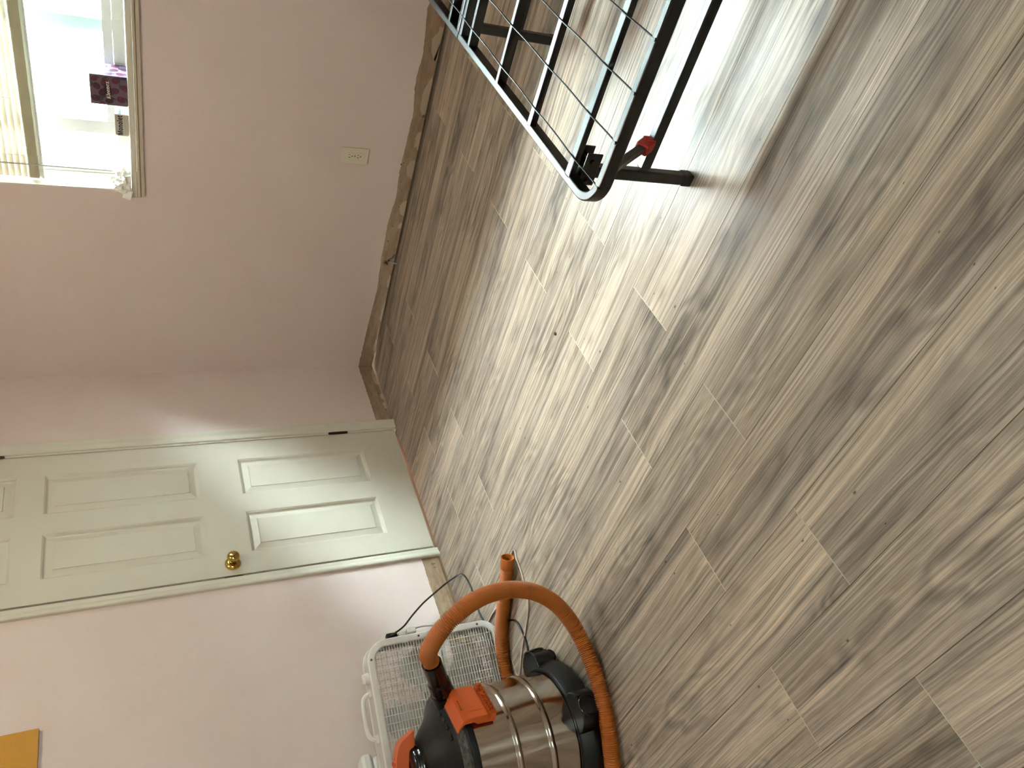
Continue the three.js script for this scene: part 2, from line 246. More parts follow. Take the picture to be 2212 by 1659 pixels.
// ------------------------------------------------------------------ door with six raised panels
function panelGeo(x0, x1, y0, y1, steps) {   // rings of rectangles [inset, z] closed with a flat field
  const P = []; const ring = (i, z) => [[x0 + i, y0 + i, z], [x1 - i, y0 + i, z], [x1 - i, y1 - i, z], [x0 + i, y1 - i, z]];
  for (let s = 1; s < steps.length; s++) { const a = ring(...steps[s - 1]), b = ring(...steps[s]); for (let e = 0; e < 4; e++) { const f = (e + 1) % 4; P.push(...a[e], ...a[f], ...b[f], ...a[e], ...b[f], ...b[e]); } }
  const l = ring(...steps[steps.length - 1]); P.push(...l[0], ...l[1], ...l[2], ...l[0], ...l[2], ...l[3]);
  const g = new THREE.BufferGeometry(); g.setAttribute('position', new THREE.Float32BufferAttribute(P, 3)); g.computeVertexNormals(); return g;
}
{
  const d = group('door_1'), F = -0.003;
  const px = [[-1.171, -0.951], [-0.848, -0.632]], py = [[0.212, 0.829], [1.011, 1.630], [1.735, 1.935]];
  const s = rectPath(DOOR.x0, DOOR.x1, DOOR.y0, DOOR.y1, THREE.Shape); for (const a of px) for (const b of py) s.holes.push(rectPath(...a, ...b));
  mesh('stiles_and_rails', new THREE.ExtrudeGeometry(s, { depth: 0.035, bevelEnabled: false }).translate(0, 0, F - 0.035), M.doorWhite, d);
  mesh('core', box(DOOR.x0 + 0.01, DOOR.x1 - 0.01, DOOR.y0 + 0.01, DOOR.y1 - 0.01, F - 0.03, F - 0.020), M.doorWhite, d);
  for (const a of px) for (const b of py) mesh('panel', panelGeo(...a, ...b, [[0, F], [0.0035, F - 0.003], [0.006, F - 0.0045], [0.011, F - 0.012], [0.014, F - 0.014], [0.017, F - 0.014], [0.043, F - 0.0065], [0.044, F - 0.0035]]), M.doorWhite, d);
  for (const [y, h] of [[0.27, 0.092], [1.79, 0.09], [1.03, 0.0]]) {
    if (!h) continue;
    const hg = mesh('hinge', [cyl(V(DOOR.x1 + 0.002, y, 0.006), V(DOOR.x1 + 0.002, y + h, 0.006), 0.0065, 0.0065, 14), cyl(V(DOOR.x1 + 0.002, y - 0.004, 0.006), V(DOOR.x1 + 0.002, y + h + 0.004, 0.006), 0.004, 0.004, 10)], M.bronze, d); hg.userData.label = 'dark bronze hinge barrel';
  }
  // knob: rosette, neck and flattened ball
  const K = group('knob', -1.222, 0.914, F); d.add(K); K.userData.label = 'polished brass door knob';
  const lathe = (pts) => new THREE.LatheGeometry(pts.map(([r, z]) => new THREE.Vector2(r, z)), 48).rotateX(Math.PI / 2);
  mesh('rosette', lathe([[0, 0], [0.033, 0], [0.0335, 0.003], [0.031, 0.007], [0.024, 0.012], [0.019, 0.014], [0.016, 0.0145], [0.0, 0.0145]]), M.brass, K);
  mesh('knob_ball', lathe([[0.0, 0.012], [0.012, 0.013], [0.011, 0.022], [0.0105, 0.030], [0.013, 0.034], [0.020, 0.039], [0.0245, 0.046], [0.0258, 0.053], [0.0245, 0.060], [0.019, 0.066], [0.010, 0.0692], [0, 0.07]]), M.brass, K);
  mesh('latch_strike', box(-1.2925, -1.2860, 0.88, 0.955, -0.03, -0.002), M.bronze, d);
  // jamb lining of the opening and the dark floor beyond
  mesh('jamb', [box(DOOR.x0 - 0.018, DOOR.x0 - 0.0125, 0, DOOR.y1 + 0.018, -WT, 0.0), box(DOOR.x1 + 0.003, DOOR.x1 + 0.016, 0, DOOR.y1 + 0.018, -WT, 0.0), box(DOOR.x0 - 0.018, DOOR.x1 + 0.016, DOOR.y1 + 0.004, DOOR.y1 + 0.018, -WT, 0.0)], M.trimWhite, d);
  mesh('door_stop', [box(DOOR.x0 - 0.0125, DOOR.x0 + 0.008, 0, DOOR.y1, -0.085, -0.056), box(DOOR.x1 - 0.008, DOOR.x1 + 0.004, 0, DOOR.y1, -0.075, -0.042), box(DOOR.x0, DOOR.x1, DOOR.y1 - 0.008, DOOR.y1 + 0.006, -0.075, -0.042)], M.trimWhite, d);
  mesh('closet_back', box(DOOR.x0 - 0.03, DOOR.x1 + 0.03, -0.01, DOOR.y1 + 0.03, -WT - 0.02, -WT), M.paint, d);
  struct(d, 'white six-panel door with brass knob and bronze hinges');
  // casing: profile with a rounded back band
  const prof = (w, flip) => { const s = new THREE.Shape(), f = flip ? -1 : 1; s.moveTo(0, 0); s.lineTo(0, 0.007); s.bezierCurveTo(f * 0.004, 0.011, f * 0.012, 0.0105, f * 0.02, 0.011); s.bezierCurveTo(f * w * 0.5, 0.012, f * w * 0.62, 0.018, f * w * 0.8, 0.0185); s.bezierCurveTo(f * w * 0.93, 0.0185, f * w, 0.016, f * w, 0.011); s.lineTo(f * w, 0); s.closePath(); return s; };
  const post = (x, w, flip) => new THREE.ExtrudeGeometry(prof(w, flip), { depth: 2.11, bevelEnabled: false, curveSegments: 10 }).rotateX(-Math.PI / 2).scale(1, 1, -1);
  const fix = (g) => { const q = plain(g), p = q.attributes.position.array; for (let i = 0; i < p.length; i += 9) for (let c = 0; c < 3; c++) { const t = p[i + 3 + c]; p[i + 3 + c] = p[i + 6 + c]; p[i + 6 + c] = t; } q.computeVertexNormals(); return q; };
  const cl = mesh('trim_1', fix(post(0, 0.048, true)).translate(DOOR.x0 - 0.0155, 0.002, 0), M.trimWhite); struct(cl, 'white door casing left of the door');
  const cr = mesh('trim_2', fix(post(0, 0.056, false)).translate(DOOR.x1 + 0.013, 0.002, 0), M.trimWhite); struct(cr, 'white door casing right of the door');
  const hd = mesh('trim_3', box(DOOR.x0 - 0.0065, DOOR.x1 + 0.012, DOOR.y1 + 0.008, DOOR.y1 + 0.066, 0.0005, 0.018, 0.004), M.trimWhite); struct(hd, 'white door casing above the door');
}

// ------------------------------------------------------------------ window, sill and what lies outside
const XG = 0.125;
{
  const w = group('window_1');
  const frameBar = (z0, z1, y0, y1, x0 = XG, x1 = XG + 0.05, r = 0.004) => box(x0, x1, y0, y1, z0, z1, r);
  mesh('opening_lining', [box(0.001, XG + 0.05, WIN.y0 - 0.02, WIN.y1, WIN.z0 - 0.001, WIN.z0 + 0.004), box(0.001, XG + 0.05, WIN.y0 - 0.02, WIN.y1, WIN.z1 - 0.004, WIN.z1 + 0.001), box(0.001, XG + 0.05, WIN.y1 - 0.004, WIN.y1 + 0.001, WIN.z0, WIN.z1)], M.trimWhite, w);
  mesh('frame', [frameBar(WIN.z0 + 0.004, WIN.z0 + 0.036, WIN.y0, WIN.y1), frameBar(WIN.z1 - 0.036, WIN.z1 - 0.004, WIN.y0, WIN.y1), frameBar(WIN.z0 + 0.034, WIN.z1 - 0.034, WIN.y0 + 0.0005, WIN.y0 + 0.043, XG + 0.0006, XG + 0.049, 0), frameBar(WIN.z0 + 0.034, WIN.z1 - 0.034, WIN.y1 - 0.04, WIN.y1 - 0.0005, XG + 0.0006, XG + 0.049, 0), frameBar(WIN.z0 + 0.034, WIN.z0 + 0.05, WIN.y0 + 0.042, WIN.y1 - 0.039, XG + 0.025, XG + 0.045)], M.vinyl, w);
  const sash = (name, z0, z1, x0, wd) => { const s = group(name); w.add(s); const y0 = WIN.y0 + 0.043, y1 = WIN.y1 - 0.04; mesh('sash_frame', [box(x0, x0 + 0.022, y0, y1, z0, z0 + wd, 0.004), box(x0, x0 + 0.022, y0, y1, z1 - wd, z1, 0.004), box(x0 + 0.0006, x0 + 0.0214, y0 + 0.0004, y0 + 0.034, z0 + wd - 0.004, z1 - wd + 0.004), box(x0 + 0.0006, x0 + 0.0214, y1 - 0.034, y1 - 0.0004, z0 + wd - 0.004, z1 - wd + 0.004)], M.vinyl, s); mesh('pane', box(x0 + 0.009, x0 + 0.0095, y0 + 0.03, y1 - 0.03, z0 + wd - 0.004, z1 - wd + 0.004), M.glass, s); return s; };
  sash('sliding_sash', 1.25, 1.90, XG + 0.003, 0.056);
  sash('fixed_sash', 1.66, WIN.z1 - 0.03, XG + 0.027, 0.05);
  struct(w, 'white vinyl sliding window with the sash part open');
  // stool and stepped apron
  const st = mesh('trim_4', box(-0.014, XG + 0.002, WIN.y0 - 0.022, WIN.y0, 1.042, WIN.z1 + 0.03, 0.004), M.trimWhite); struct(st, 'white window sill');
  const ap = mesh('trim_5', [box(-0.018, -0.0005, WIN.y0 - 0.034, WIN.y0 - 0.0222, 1.042, WIN.z1 + 0.03, 0.004), box(-0.012, -0.0005, WIN.y0 - 0.05, WIN.y0 - 0.034, 1.043, WIN.z1 + 0.03, 0.003)], std('#c9bda9', 0.5)); struct(ap, 'moulded trim below the window sill');  // browner than the sill: the shade below it is put into the colour
  // unseen roof overhang, added to cut off steep sky light; ground outside
  const ev = mesh('added_eave', box(WT, 0.80, 2.44, 2.60, -1.5, 6), std('#d8d8d4', 0.8)); struct(ev, 'added roof overhang cutting steep sky light above the window');
  const gd = mesh('ground', box(WT + 0.001, 14, -0.5, -0.3, -12, 26), std('#b5b6ae', 0.95)); struct(gd, 'paved ground outside the window');
}
{
  const w = group('window_2'), z0 = ROOM.z + 0.10, z1 = ROOM.z + 0.15, F = 0.045, xm = (W2.x0 + W2.x1) / 2;
  mesh('frame', [box(W2.x0, W2.x0 + F, W2.y0, W2.y1, z0, z1, 0.004), box(W2.x1 - F, W2.x1, W2.y0, W2.y1, z0, z1, 0.004), box(W2.x0, W2.x1, W2.y0, W2.y0 + F, z0, z1, 0.004), box(W2.x0, W2.x1, W2.y1 - F, W2.y1, z0, z1, 0.004), box(xm - 0.025, xm + 0.025, W2.y0, W2.y1, z0, z1, 0.004)], M.vinyl, w);
  for (const [a, b] of [[W2.x0 + F, xm - 0.025], [xm + 0.025, W2.x1 - F]]) mesh('pane', box(a - 0.003, b + 0.003, W2.y0 + F - 0.003, W2.y1 - F + 0.003, z0 + 0.024, z0 + 0.0245), M.glass, w);
  struct(w, 'white window behind the camera');
  const s = group('added_shade', xm, W2.y0, ROOM.z + 0.05);  // added out of view to weaken the daylight from the rear window
  mesh('fabric', new THREE.PlaneGeometry(W2.x1 - W2.x0 - 0.012, W2.y1 - W2.y0 - 0.05).translate(0, (W2.y1 - W2.y0) / 2 - 0.013, 0), phys('#f4f3ee', 0.95, { transmission: 0.3, thickness: 0, side: THREE.DoubleSide }), s);
  mesh('roller', cyl(V(W2.x0 + 0.004 - xm, W2.y1 - W2.y0 - 0.03, 0), V(W2.x1 - 0.004 - xm, W2.y1 - W2.y0 - 0.03, 0), 0.024, 0.024, 20), M.vinyl, s);
  mesh('hem_bar', box(W2.x0 + 0.006 - xm, W2.x1 - 0.006 - xm, 0.002, 0.02, -0.005, 0.005, 0.003), M.vinyl, s);
  tag(s, 'added white roller shade dimming the unseen window behind the camera', 'shade');
}
{ // pale house next door: lapped boards
  const h = group('neighbouring_house', 4.2, -0.3, 1.5);
  const m1 = std('#dfe6e6', 0.8);
  mesh('wall', box(0.02, 0.3, 0, 4.35, -10, 22), std('#8f9a9b', 0.9), h);
  for (let i = 0; i < 21; i++) { const g = box(-0.012, 0.02, 0.05 + i * 0.2, 0.05 + i * 0.2 + 0.19, -10, 22); mesh('siding_board', g, m1, h); }
  mesh('roof', box(-0.12, 0.5, 4.35, 4.45, -10.2, 22.2), std('#5b5f60', 0.9), h);
  tag(h, 'pale clapboard house wall seen through the window', 'house');
}

// ------------------------------------------------------------------ blind
{
  const b = group('window_blind', 0.045, 0, 0), z0 = WIN.z0 + 0.012, z1 = WIN.z1 - 0.012;
  const slatMat = phys('#efe8cf', 0.9, { transmission: 0.022, thickness: 0, side: THREE.DoubleSide }), railMat = phys('#e9ece6', 0.5, { });
  const slat = (ang) => { const g = new THREE.PlaneGeometry(0.025, z1 - z0, 6, 1).rotateX(-Math.PI / 2), p = g.attributes.position; for (let i = 0; i < p.count; i++) { const t = p.getX(i); p.setY(i, 0.0018 * (1 - (t / 0.0125) ** 2)); } g.computeVertexNormals(); return g.rotateZ(ang).translate(0, 0, (z0 + z1) / 2); };
  const closed = slat(1.25), folded = slat(0.34);
  for (let i = 0; i < 22; i++) { const s = mesh('slat', closed, slatMat, b); s.position.y = 1.622 + i * 0.0212; }
  for (let i = 0; i < 20; i++) { const s = mesh('stacked_slat', folded, slatMat, b); s.position.y = 1.571 + i * 0.0019; s.position.x = ((i * 7) % 5 - 2) * 0.0006; }
  mesh('head_rail', box(-0.018, 0.022, 2.085, WIN.y1 - 0.005, z0, z1, 0.003), railMat, b);
  const br = mesh('bottom_rail', box(-0.0135, 0.0135, -0.005, 0.005, z0, z1, 0.004).rotateZ(0.62), railMat, b); br.position.y = 1.561;
  for (const z of [1.175, 1.41, 1.68, 1.95, 2.22]) {
    mesh('ladder_cord', [cyl(V(-0.008, 1.565, z), V(-0.008, 2.09, z), 0.0011, 0.0011, 6), cyl(V(0.010, 1.565, z), V(0.010, 2.09, z), 0.0011, 0.0011, 6)], M.vinyl, b);
    const pl = mesh('rail_plug', cyl(V(0, 0, 0), V(0, 0.004, 0), 0.004, 0.004, 10).rotateZ(0.62), std('#8d9490', 0.6), b); pl.position.set(-0.0022 + 0.003, 1.5545, z - 0.012);
  }
  mesh('tilt_wand', [cyl(V(-0.024, 1.302, 1.142), V(-0.022, 2.08, 1.150), 0.0032, 0.0032, 8)], phys('#b9b6b0', 0.25), b);
  tag(b, 'half-raised cream slatted blind hanging in the window', 'blind');
}

// ------------------------------------------------------------------ things on the sill
{
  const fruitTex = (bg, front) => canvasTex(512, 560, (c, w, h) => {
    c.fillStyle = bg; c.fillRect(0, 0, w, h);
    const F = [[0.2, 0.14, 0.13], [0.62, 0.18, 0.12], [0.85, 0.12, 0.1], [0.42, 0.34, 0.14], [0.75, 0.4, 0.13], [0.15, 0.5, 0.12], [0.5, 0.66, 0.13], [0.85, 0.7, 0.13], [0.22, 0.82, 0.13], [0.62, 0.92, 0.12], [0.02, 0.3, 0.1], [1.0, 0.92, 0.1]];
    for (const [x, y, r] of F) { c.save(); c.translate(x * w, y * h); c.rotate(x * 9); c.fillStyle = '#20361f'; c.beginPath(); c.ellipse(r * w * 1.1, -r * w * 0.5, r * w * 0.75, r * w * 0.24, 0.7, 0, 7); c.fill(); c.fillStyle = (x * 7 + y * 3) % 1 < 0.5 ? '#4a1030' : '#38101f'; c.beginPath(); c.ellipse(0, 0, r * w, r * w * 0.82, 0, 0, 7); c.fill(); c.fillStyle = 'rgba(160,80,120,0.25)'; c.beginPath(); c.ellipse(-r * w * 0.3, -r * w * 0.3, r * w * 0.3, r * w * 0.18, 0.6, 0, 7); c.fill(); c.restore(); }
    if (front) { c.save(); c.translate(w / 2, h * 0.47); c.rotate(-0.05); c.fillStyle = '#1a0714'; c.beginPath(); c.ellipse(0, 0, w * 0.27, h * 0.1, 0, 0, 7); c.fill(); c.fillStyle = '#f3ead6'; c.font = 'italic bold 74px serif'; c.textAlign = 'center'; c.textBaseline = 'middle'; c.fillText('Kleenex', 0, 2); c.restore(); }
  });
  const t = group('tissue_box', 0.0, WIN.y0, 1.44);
  const W = 0.118, H = 0.130, D = 0.108;      // along z, tall, deep (+x)
  const mSide = phys('#ffffff', 0.45, { map: fruitTex('#6f5f8c', false) }), mFrontShaded = phys('#ffffff', 0.45, { map: fruitTex('#5c4a55', true) });  // front ground darker than the sides: its backlit shade is in the print
  const g = new THREE.BoxGeometry(D, H, W).translate(D / 2, H / 2, W / 2);
  mesh('carton', g, [mSide, mFrontShaded, mSide, mSide, mSide, mSide], t);
  { // opening lip and the sheet pulled out of it
    mesh('slot', new THREE.CylinderGeometry(0.03, 0.03, 0.0008, 24).translate(D / 2, H + 0.0004, W / 2), std('#e8eef0', 0.5), t);
    const pg = new THREE.PlaneGeometry(1, 1, 28, 28), p = pg.attributes.position;
    for (let i = 0; i < p.count; i++) { const u = p.getX(i), v = p.getY(i) + 0.5, k = 0.25 + 0.75 * sstep(0, 0.8, v); const fold = Math.sin(u * 17 + 2 * v) * 0.012 * k + (fbm(u * 6 + 3, v * 5, 3) - 0.5) * 0.03; p.setXYZ(i, D / 2 + fold - 0.01 * v, H + 0.001 + 0.062 * v * (1 - 0.45 * Math.abs(u)), W / 2 + u * 0.085 * k + 0.02 * v); }
    pg.computeVertexNormals(); const ti = mesh('tissue_sheet', pg, phys('#fdfdfb', 0.95, { transmission: 0.35, thickness: 0, side: THREE.DoubleSide }), t); ti.userData.label = 'white tissue sticking up out of the slot';
  }
  tag(t, 'purple fruit-patterned cube tissue box on the window sill', 'tissue box');

  const lt = (w, h, small) => canvasTex(w, h, (c) => { c.fillStyle = '#b9b3a6'; c.fillRect(0, 0, w, h); c.fillStyle = small ? '#2c6f86' : '#0d0c0d'; c.font = (small ? 'bold ' + Math.round(h * 0.26) : '900 ' + Math.round(h * 0.5)) + 'px sans-serif'; c.textAlign = 'center'; c.textBaseline = 'middle'; c.fillText('Monolet', w / 2, h * 0.36, w * 0.94); c.fillStyle = small ? '#9fc4cf' : '#8f8a84'; for (let i = 0; i < 5; i++) c.fillRect(w * 0.06, h * (0.68 + i * 0.055), w * (0.86 - 0.1 * (i % 2)), h * 0.016); });
  const l = group('lancet_box', 0.012, WIN.y0, 1.308); const lf = phys('#ffffff', 0.5, { map: lt(512, 288, false) }), ls = phys('#ffffff', 0.5, { map: lt(320, 288, true) }), lw = phys('#efece6', 0.5);
  mesh('carton', new THREE.BoxGeometry(0.06, 0.05, 0.09).translate(0.03, 0.025, 0.045), [lw, lf, lw, lw, ls, lw], l);
  tag(l, 'small white carton with black lettering beside the tissue box', 'carton');

  // crumpled tissue: sharp creases
  const ig = plain(new THREE.IcosahedronGeometry(1, 5)), p = ig.attributes.position;
  for (let i = 0; i < p.count; i++) { const x = p.getX(i), y = p.getY(i), z = p.getZ(i); const a = fbm(x * 1.5 + 7 + y, z * 1.6 + 3 - y, 2), b = Math.abs(fbm(x * 2.0 + z + 9, y * 2.2 + 5, 2) - 0.5) * 2, c = Math.abs(fbm(y * 2.6 + 2, z * 2.6 - x + 8, 2) - 0.5) * 2; const r = 0.5 + 0.75 * a + 0.55 * b - 0.6 * c; p.setXYZ(i, x * r * 0.036, Math.max(y * r * 0.05, -0.0285), z * r * 0.062); }
  ig.computeVertexNormals();
  const cr = mesh('crumpled_tissue', ig, phys('#fbfaf3', 0.95, { transmission: 0.12, thickness: 0 })); cr.position.set(-0.004, WIN.y0 + 0.030, 1.098);
  mesh('loose_corner', (() => { const g = new THREE.PlaneGeometry(0.05, 0.04, 10, 10), q = g.attributes.position; for (let i = 0; i < q.count; i++) { const u = q.getX(i), v = q.getY(i); q.setXYZ(i, -0.030 + Math.sin(u * 130) * 0.004 + v * 0.2, -0.012 + v * 0.8 - u * 0.25, -0.036 + u * 0.9 * (1 - (v + 0.02) * 8)); } g.computeVertexNormals(); return g; })(), phys('#fbfaf3', 0.95, { side: THREE.DoubleSide }), cr);
  tag(cr, 'crumpled white tissue at the left end of the window sill', 'tissue');
}

// ------------------------------------------------------------------ wall outlets
function outlet(label, pos, ry) {
  const o = group('wall_outlet', ...pos, ry);
  mesh('cover_plate', new RoundedBoxGeometry(0.080, 0.126, 0.006, 3, 0.0028).translate(0, 0, 0.003), M.plate, o);
  for (const s of [1, -1]) {
    const r = new THREE.Shape(); r.absarc(0, 0, 0.0172, 0, 7, false); const f = new THREE.ExtrudeGeometry(rrect(0.033, 0.028, 0.011), { depth: 0.0012, bevelEnabled: true, bevelSize: 0.0008, bevelThickness: 0.0006, bevelSegments: 2 }).translate(0, s * 0.0195, 0.006);
    const rc = mesh('receptacle', f, M.plate, o);
    mesh('painted_slots', [box(-0.0078, -0.0052, s * 0.0195 + 0.0005, s * 0.0195 + 0.0095, 0.0074, 0.0081), box(0.0052, 0.0075, s * 0.0195 + 0.0015, s * 0.0195 + 0.0085, 0.0074, 0.0081), cyl(V(0, s * 0.0195 - 0.0065, 0.0074), V(0, s * 0.0195 - 0.0065, 0.0081), 0.0028, 0.0028, 12)], M.dark, rc);  // near-black pieces stand in for the shade inside open slots
  }
  mesh('screw', cyl(V(0, 0, 0.0058), V(0, 0, 0.0072), 0.003, 0.003, 12), std('#8a8072', 0.4, { metalness: 0.6 }), o);
  return tag(o, label, 'outlet');
}
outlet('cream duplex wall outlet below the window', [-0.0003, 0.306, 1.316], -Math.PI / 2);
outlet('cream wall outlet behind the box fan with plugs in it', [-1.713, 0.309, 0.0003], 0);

// ------------------------------------------------------------------ cut cable left in the wall
{
  const c = group('cable_stub', -0.004, 0.05, 0.745);
  mesh('black_wires', [tube([[0.004, 0.012, -0.018], [-0.012, 0.018, -0.01], [-0.016, 0.006, 0.0], [-0.014, 0.0, 0.012], [-0.02, -0.012, 0.028], [-0.018, -0.026, 0.05]], 0.0018, 30, 6), tube([[0.004, 0.006, -0.012], [-0.014, 0.0, -0.016], [-0.02, 0.01, -0.006], [-0.01, 0.014, 0.004]], 0.0022, 24, 6), tube([[0.002, -0.004, 0.0], [-0.016, -0.008, 0.006], [-0.02, 0.004, 0.012]], 0.002, 20, 6)], M.blackCord, c);
  mesh('cable_jacket', [tube([[0.004, -0.008, -0.004], [-0.010, -0.018, -0.004], [-0.014, -0.036, -0.008], [-0.016, -0.046, -0.01]], 0.0035, 24, 8)], M.whiteCord, c);
  tag(c, 'cut cable ends poking out of the bare strip below the outlet wall', 'cable');
}

// ------------------------------------------------------------------ picture on the door wall
{
  const a = group('canvas_picture', -2.05, 1.607, 0.001);
  const t = canvasTex(512, 640, (c, w, h) => { c.fillStyle = '#b67f16'; c.fillRect(0, 0, w, h); for (let i = 0; i < 1500; i++) { c.fillStyle = rnd() < 0.5 ? 'rgba(200,145,35,0.12)' : 'rgba(150,100,10,0.12)'; c.fillRect(rnd() * w, rnd() * h, 3 + rnd() * 14, 2 + rnd() * 5); }
    c.fillStyle = '#0b0805'; c.beginPath(); c.moveTo(w * 0.82, h * 0.60); const N = 46; for (let i = 0; i <= N; i++) { const s = i / N * 2 * Math.PI, r = 1 + (i % 2 ? 0.0 : 0.13); c.lineTo(w * (0.63 + 0.19 * r * Math.cos(s)), h * (0.60 + 0.27 * r * Math.sin(s))); } c.fill(); });
  const m = phys('#ffffff', 0.6, { map: t }), e = phys('#9a6a14', 0.7);
  mesh('canvas', new THREE.BoxGeometry(0.52, 0.62, 0.02).translate(0, 0.31, 0.01), [e, e, e, e, m, e], a);
  tag(a, 'ochre canvas with a black shape on the wall above the fan', 'picture');
}

// ------------------------------------------------------------------ bed frame
{
  const b = group('bed_frame', -1.01, 0, 2.735);
  const L = (x, y, z) => V(x + 1.01, y, z - 2.735);
  const T = 0.356, xa = -1.962, xb = -0.058, zA = 2.24, zB = 3.23, W = 0.02, Hh = 0.031, R = 0.075;
  // each half is a U-shaped rail with rounded corners, open at the fold
  const half = (s) => {
    const x0 = s < 0 ? xa : -1.008, x1 = s < 0 ? -1.012 : xb, o = new THREE.Shape();
    const out = (i) => { const P = []; const r = R - i; const cx = s < 0 ? x0 + R : x1 - R, ex = s < 0 ? x0 + i : x1 - i, mid = s < 0 ? x1 : x0; P.push([mid, zA + i], [cx, zA + i]); for (let k = 0; k <= 12; k++) { const t = k / 12 * Math.PI / 2; P.push([cx + s * Math.sin(t) * r, zA + R - Math.cos(t) * r]); } for (let k = 0; k <= 12; k++) { const t = k / 12 * Math.PI / 2; P.push([cx + s * Math.cos(t) * r, zB - R + Math.sin(t) * r]); } P.push([mid, zB - i]); return P; };
    const pts = [...out(0), ...out(W).reverse()].map(([x, z]) => [x + 1.01, -(z - 2.735)]);
    return new THREE.ExtrudeGeometry(poly(pts), { depth: Hh - 0.006, bevelEnabled: true, bevelSize: 0.003, bevelThickness: 0.003, bevelOffset: -0.003, bevelSegments: 2 }).rotateX(-Math.PI / 2).translate(0, T - Hh + 0.003, 0);
  };
  mesh('rail', half(-1), M.bedMetal, b); mesh('rail', half(1), M.bedMetal, b);
  for (const [x, w, h] of [[-1.825, 0.025, 0.015], [-1.583, 0.022, 0.018], [-1.344, 0.017, 0.028], [-1.101, 0.017, 0.028], [-0.915, 0.017, 0.028], [-0.673, 0.028, 0.022], [-0.43, 0.028, 0.022], [-0.19, 0.028, 0.022]]) mesh('slat', bar(L(x, T - h / 2, zA + 0.012), L(x, T - h / 2, zB - 0.012), w, h, 0.003), M.bedMetal, b);
  mesh('fold_beam', [bar(L(-1.0225, T - 0.016, zA + 0.01), L(-1.0225, T - 0.016, zB - 0.01), 0.02, 0.03, 0.003), bar(L(-0.9975, T - 0.016, zA + 0.01), L(-0.9975, T - 0.016, zB - 0.01), 0.02, 0.03, 0.003)], M.bedMetal, b);
  for (let z = 2.302, k = 0; k < 9; z += 0.1045, k++) {
    const pts = []; for (let i = 0; i <= 32; i++) { const x = xa + 0.006 + (xb - xa - 0.012) * i / 32; pts.push(L(x, T + 0.0022 - 0.004 * Math.abs(Math.sin((x + 1.825) / 0.242 * Math.PI)), z + 0.008 * i / 32)); }
    mesh('wire', [tube(pts, 0.0021, 96, 6), cyl(L(xa + 0.003, T - 0.006, z), L(xa + 0.003, T + 0.004, z), 0.0035, 0.0035, 8)], M.bedWire, b);
  }
  const leg = (x, z) => { const g = mesh('leg', [bar(L(x, 0.012, z), L(x, T - 0.03, z), 0.028, 0.028, 0.005)], M.bedMetal, b); mesh('foot_cap', box(x + 1.01 - 0.0155, x + 1.01 + 0.0155, 0, 0.03, z - 2.735 - 0.0155, z - 2.735 + 0.0155, 0.004), M.bedMetal, g);
    mesh('hinge_bracket', [bar(L(x - 0.02, T - 0.052, z - 0.028), L(x - 0.02, T - 0.052, z + 0.05), 0.004, 0.04, 0.001), bar(L(x + 0.02, T - 0.052, z - 0.028), L(x + 0.02, T - 0.052, z + 0.05), 0.004, 0.04, 0.001), cyl(L(x - 0.028, T - 0.05, z - 0.018), L(x + 0.028, T - 0.05, z - 0.018), 0.006, 0.006, 10), cyl(L(x - 0.028, T - 0.05, z + 0.03), L(x + 0.028, T - 0.05, z + 0.03), 0.006, 0.006, 10)], M.bedMetal, g); };
  for (const x of [-1.81, -0.962, -0.21]) {
    leg(x, 2.267); leg(x, 3.20);
    mesh('leg_brace', bar(L(x, 0.147, 2.267 + 0.017), L(x, 0.147, 3.20 - 0.017), 0.022, 0.026, 0.003), M.bedMetal, b);
  }
  for (const z of [2.345, 3.13]) {
    const st = mesh('folding_strut', bar(L(-1.938, 0.33, z - 0.012), L(-1.812, 0.165, z), 0.016, 0.02, 0.003), M.bedMetal, b);
    mesh('strut_bolt', cyl(L(-1.937, 0.322, z - 0.03), L(-1.937, 0.322, z + 0.005), 0.008, 0.008, 12), M.bedMetal, st);
    const c = mesh('strut_cap', [bar(L(-1.838, 0.197, z - 0.002), L(-1.808, 0.160, z), 0.026, 0.034, 0.005), box(-1.822 + 1.01, -1.80 + 1.01, 0.15, 0.178, z - 2.735 - 0.016, z - 2.735 + 0.016, 0.004)], M.redPlastic, st); c.userData.label = 'red plastic locking cap';
  }
  tag(b, 'black metal folding platform bed frame on the wood floor', 'bed frame');
}

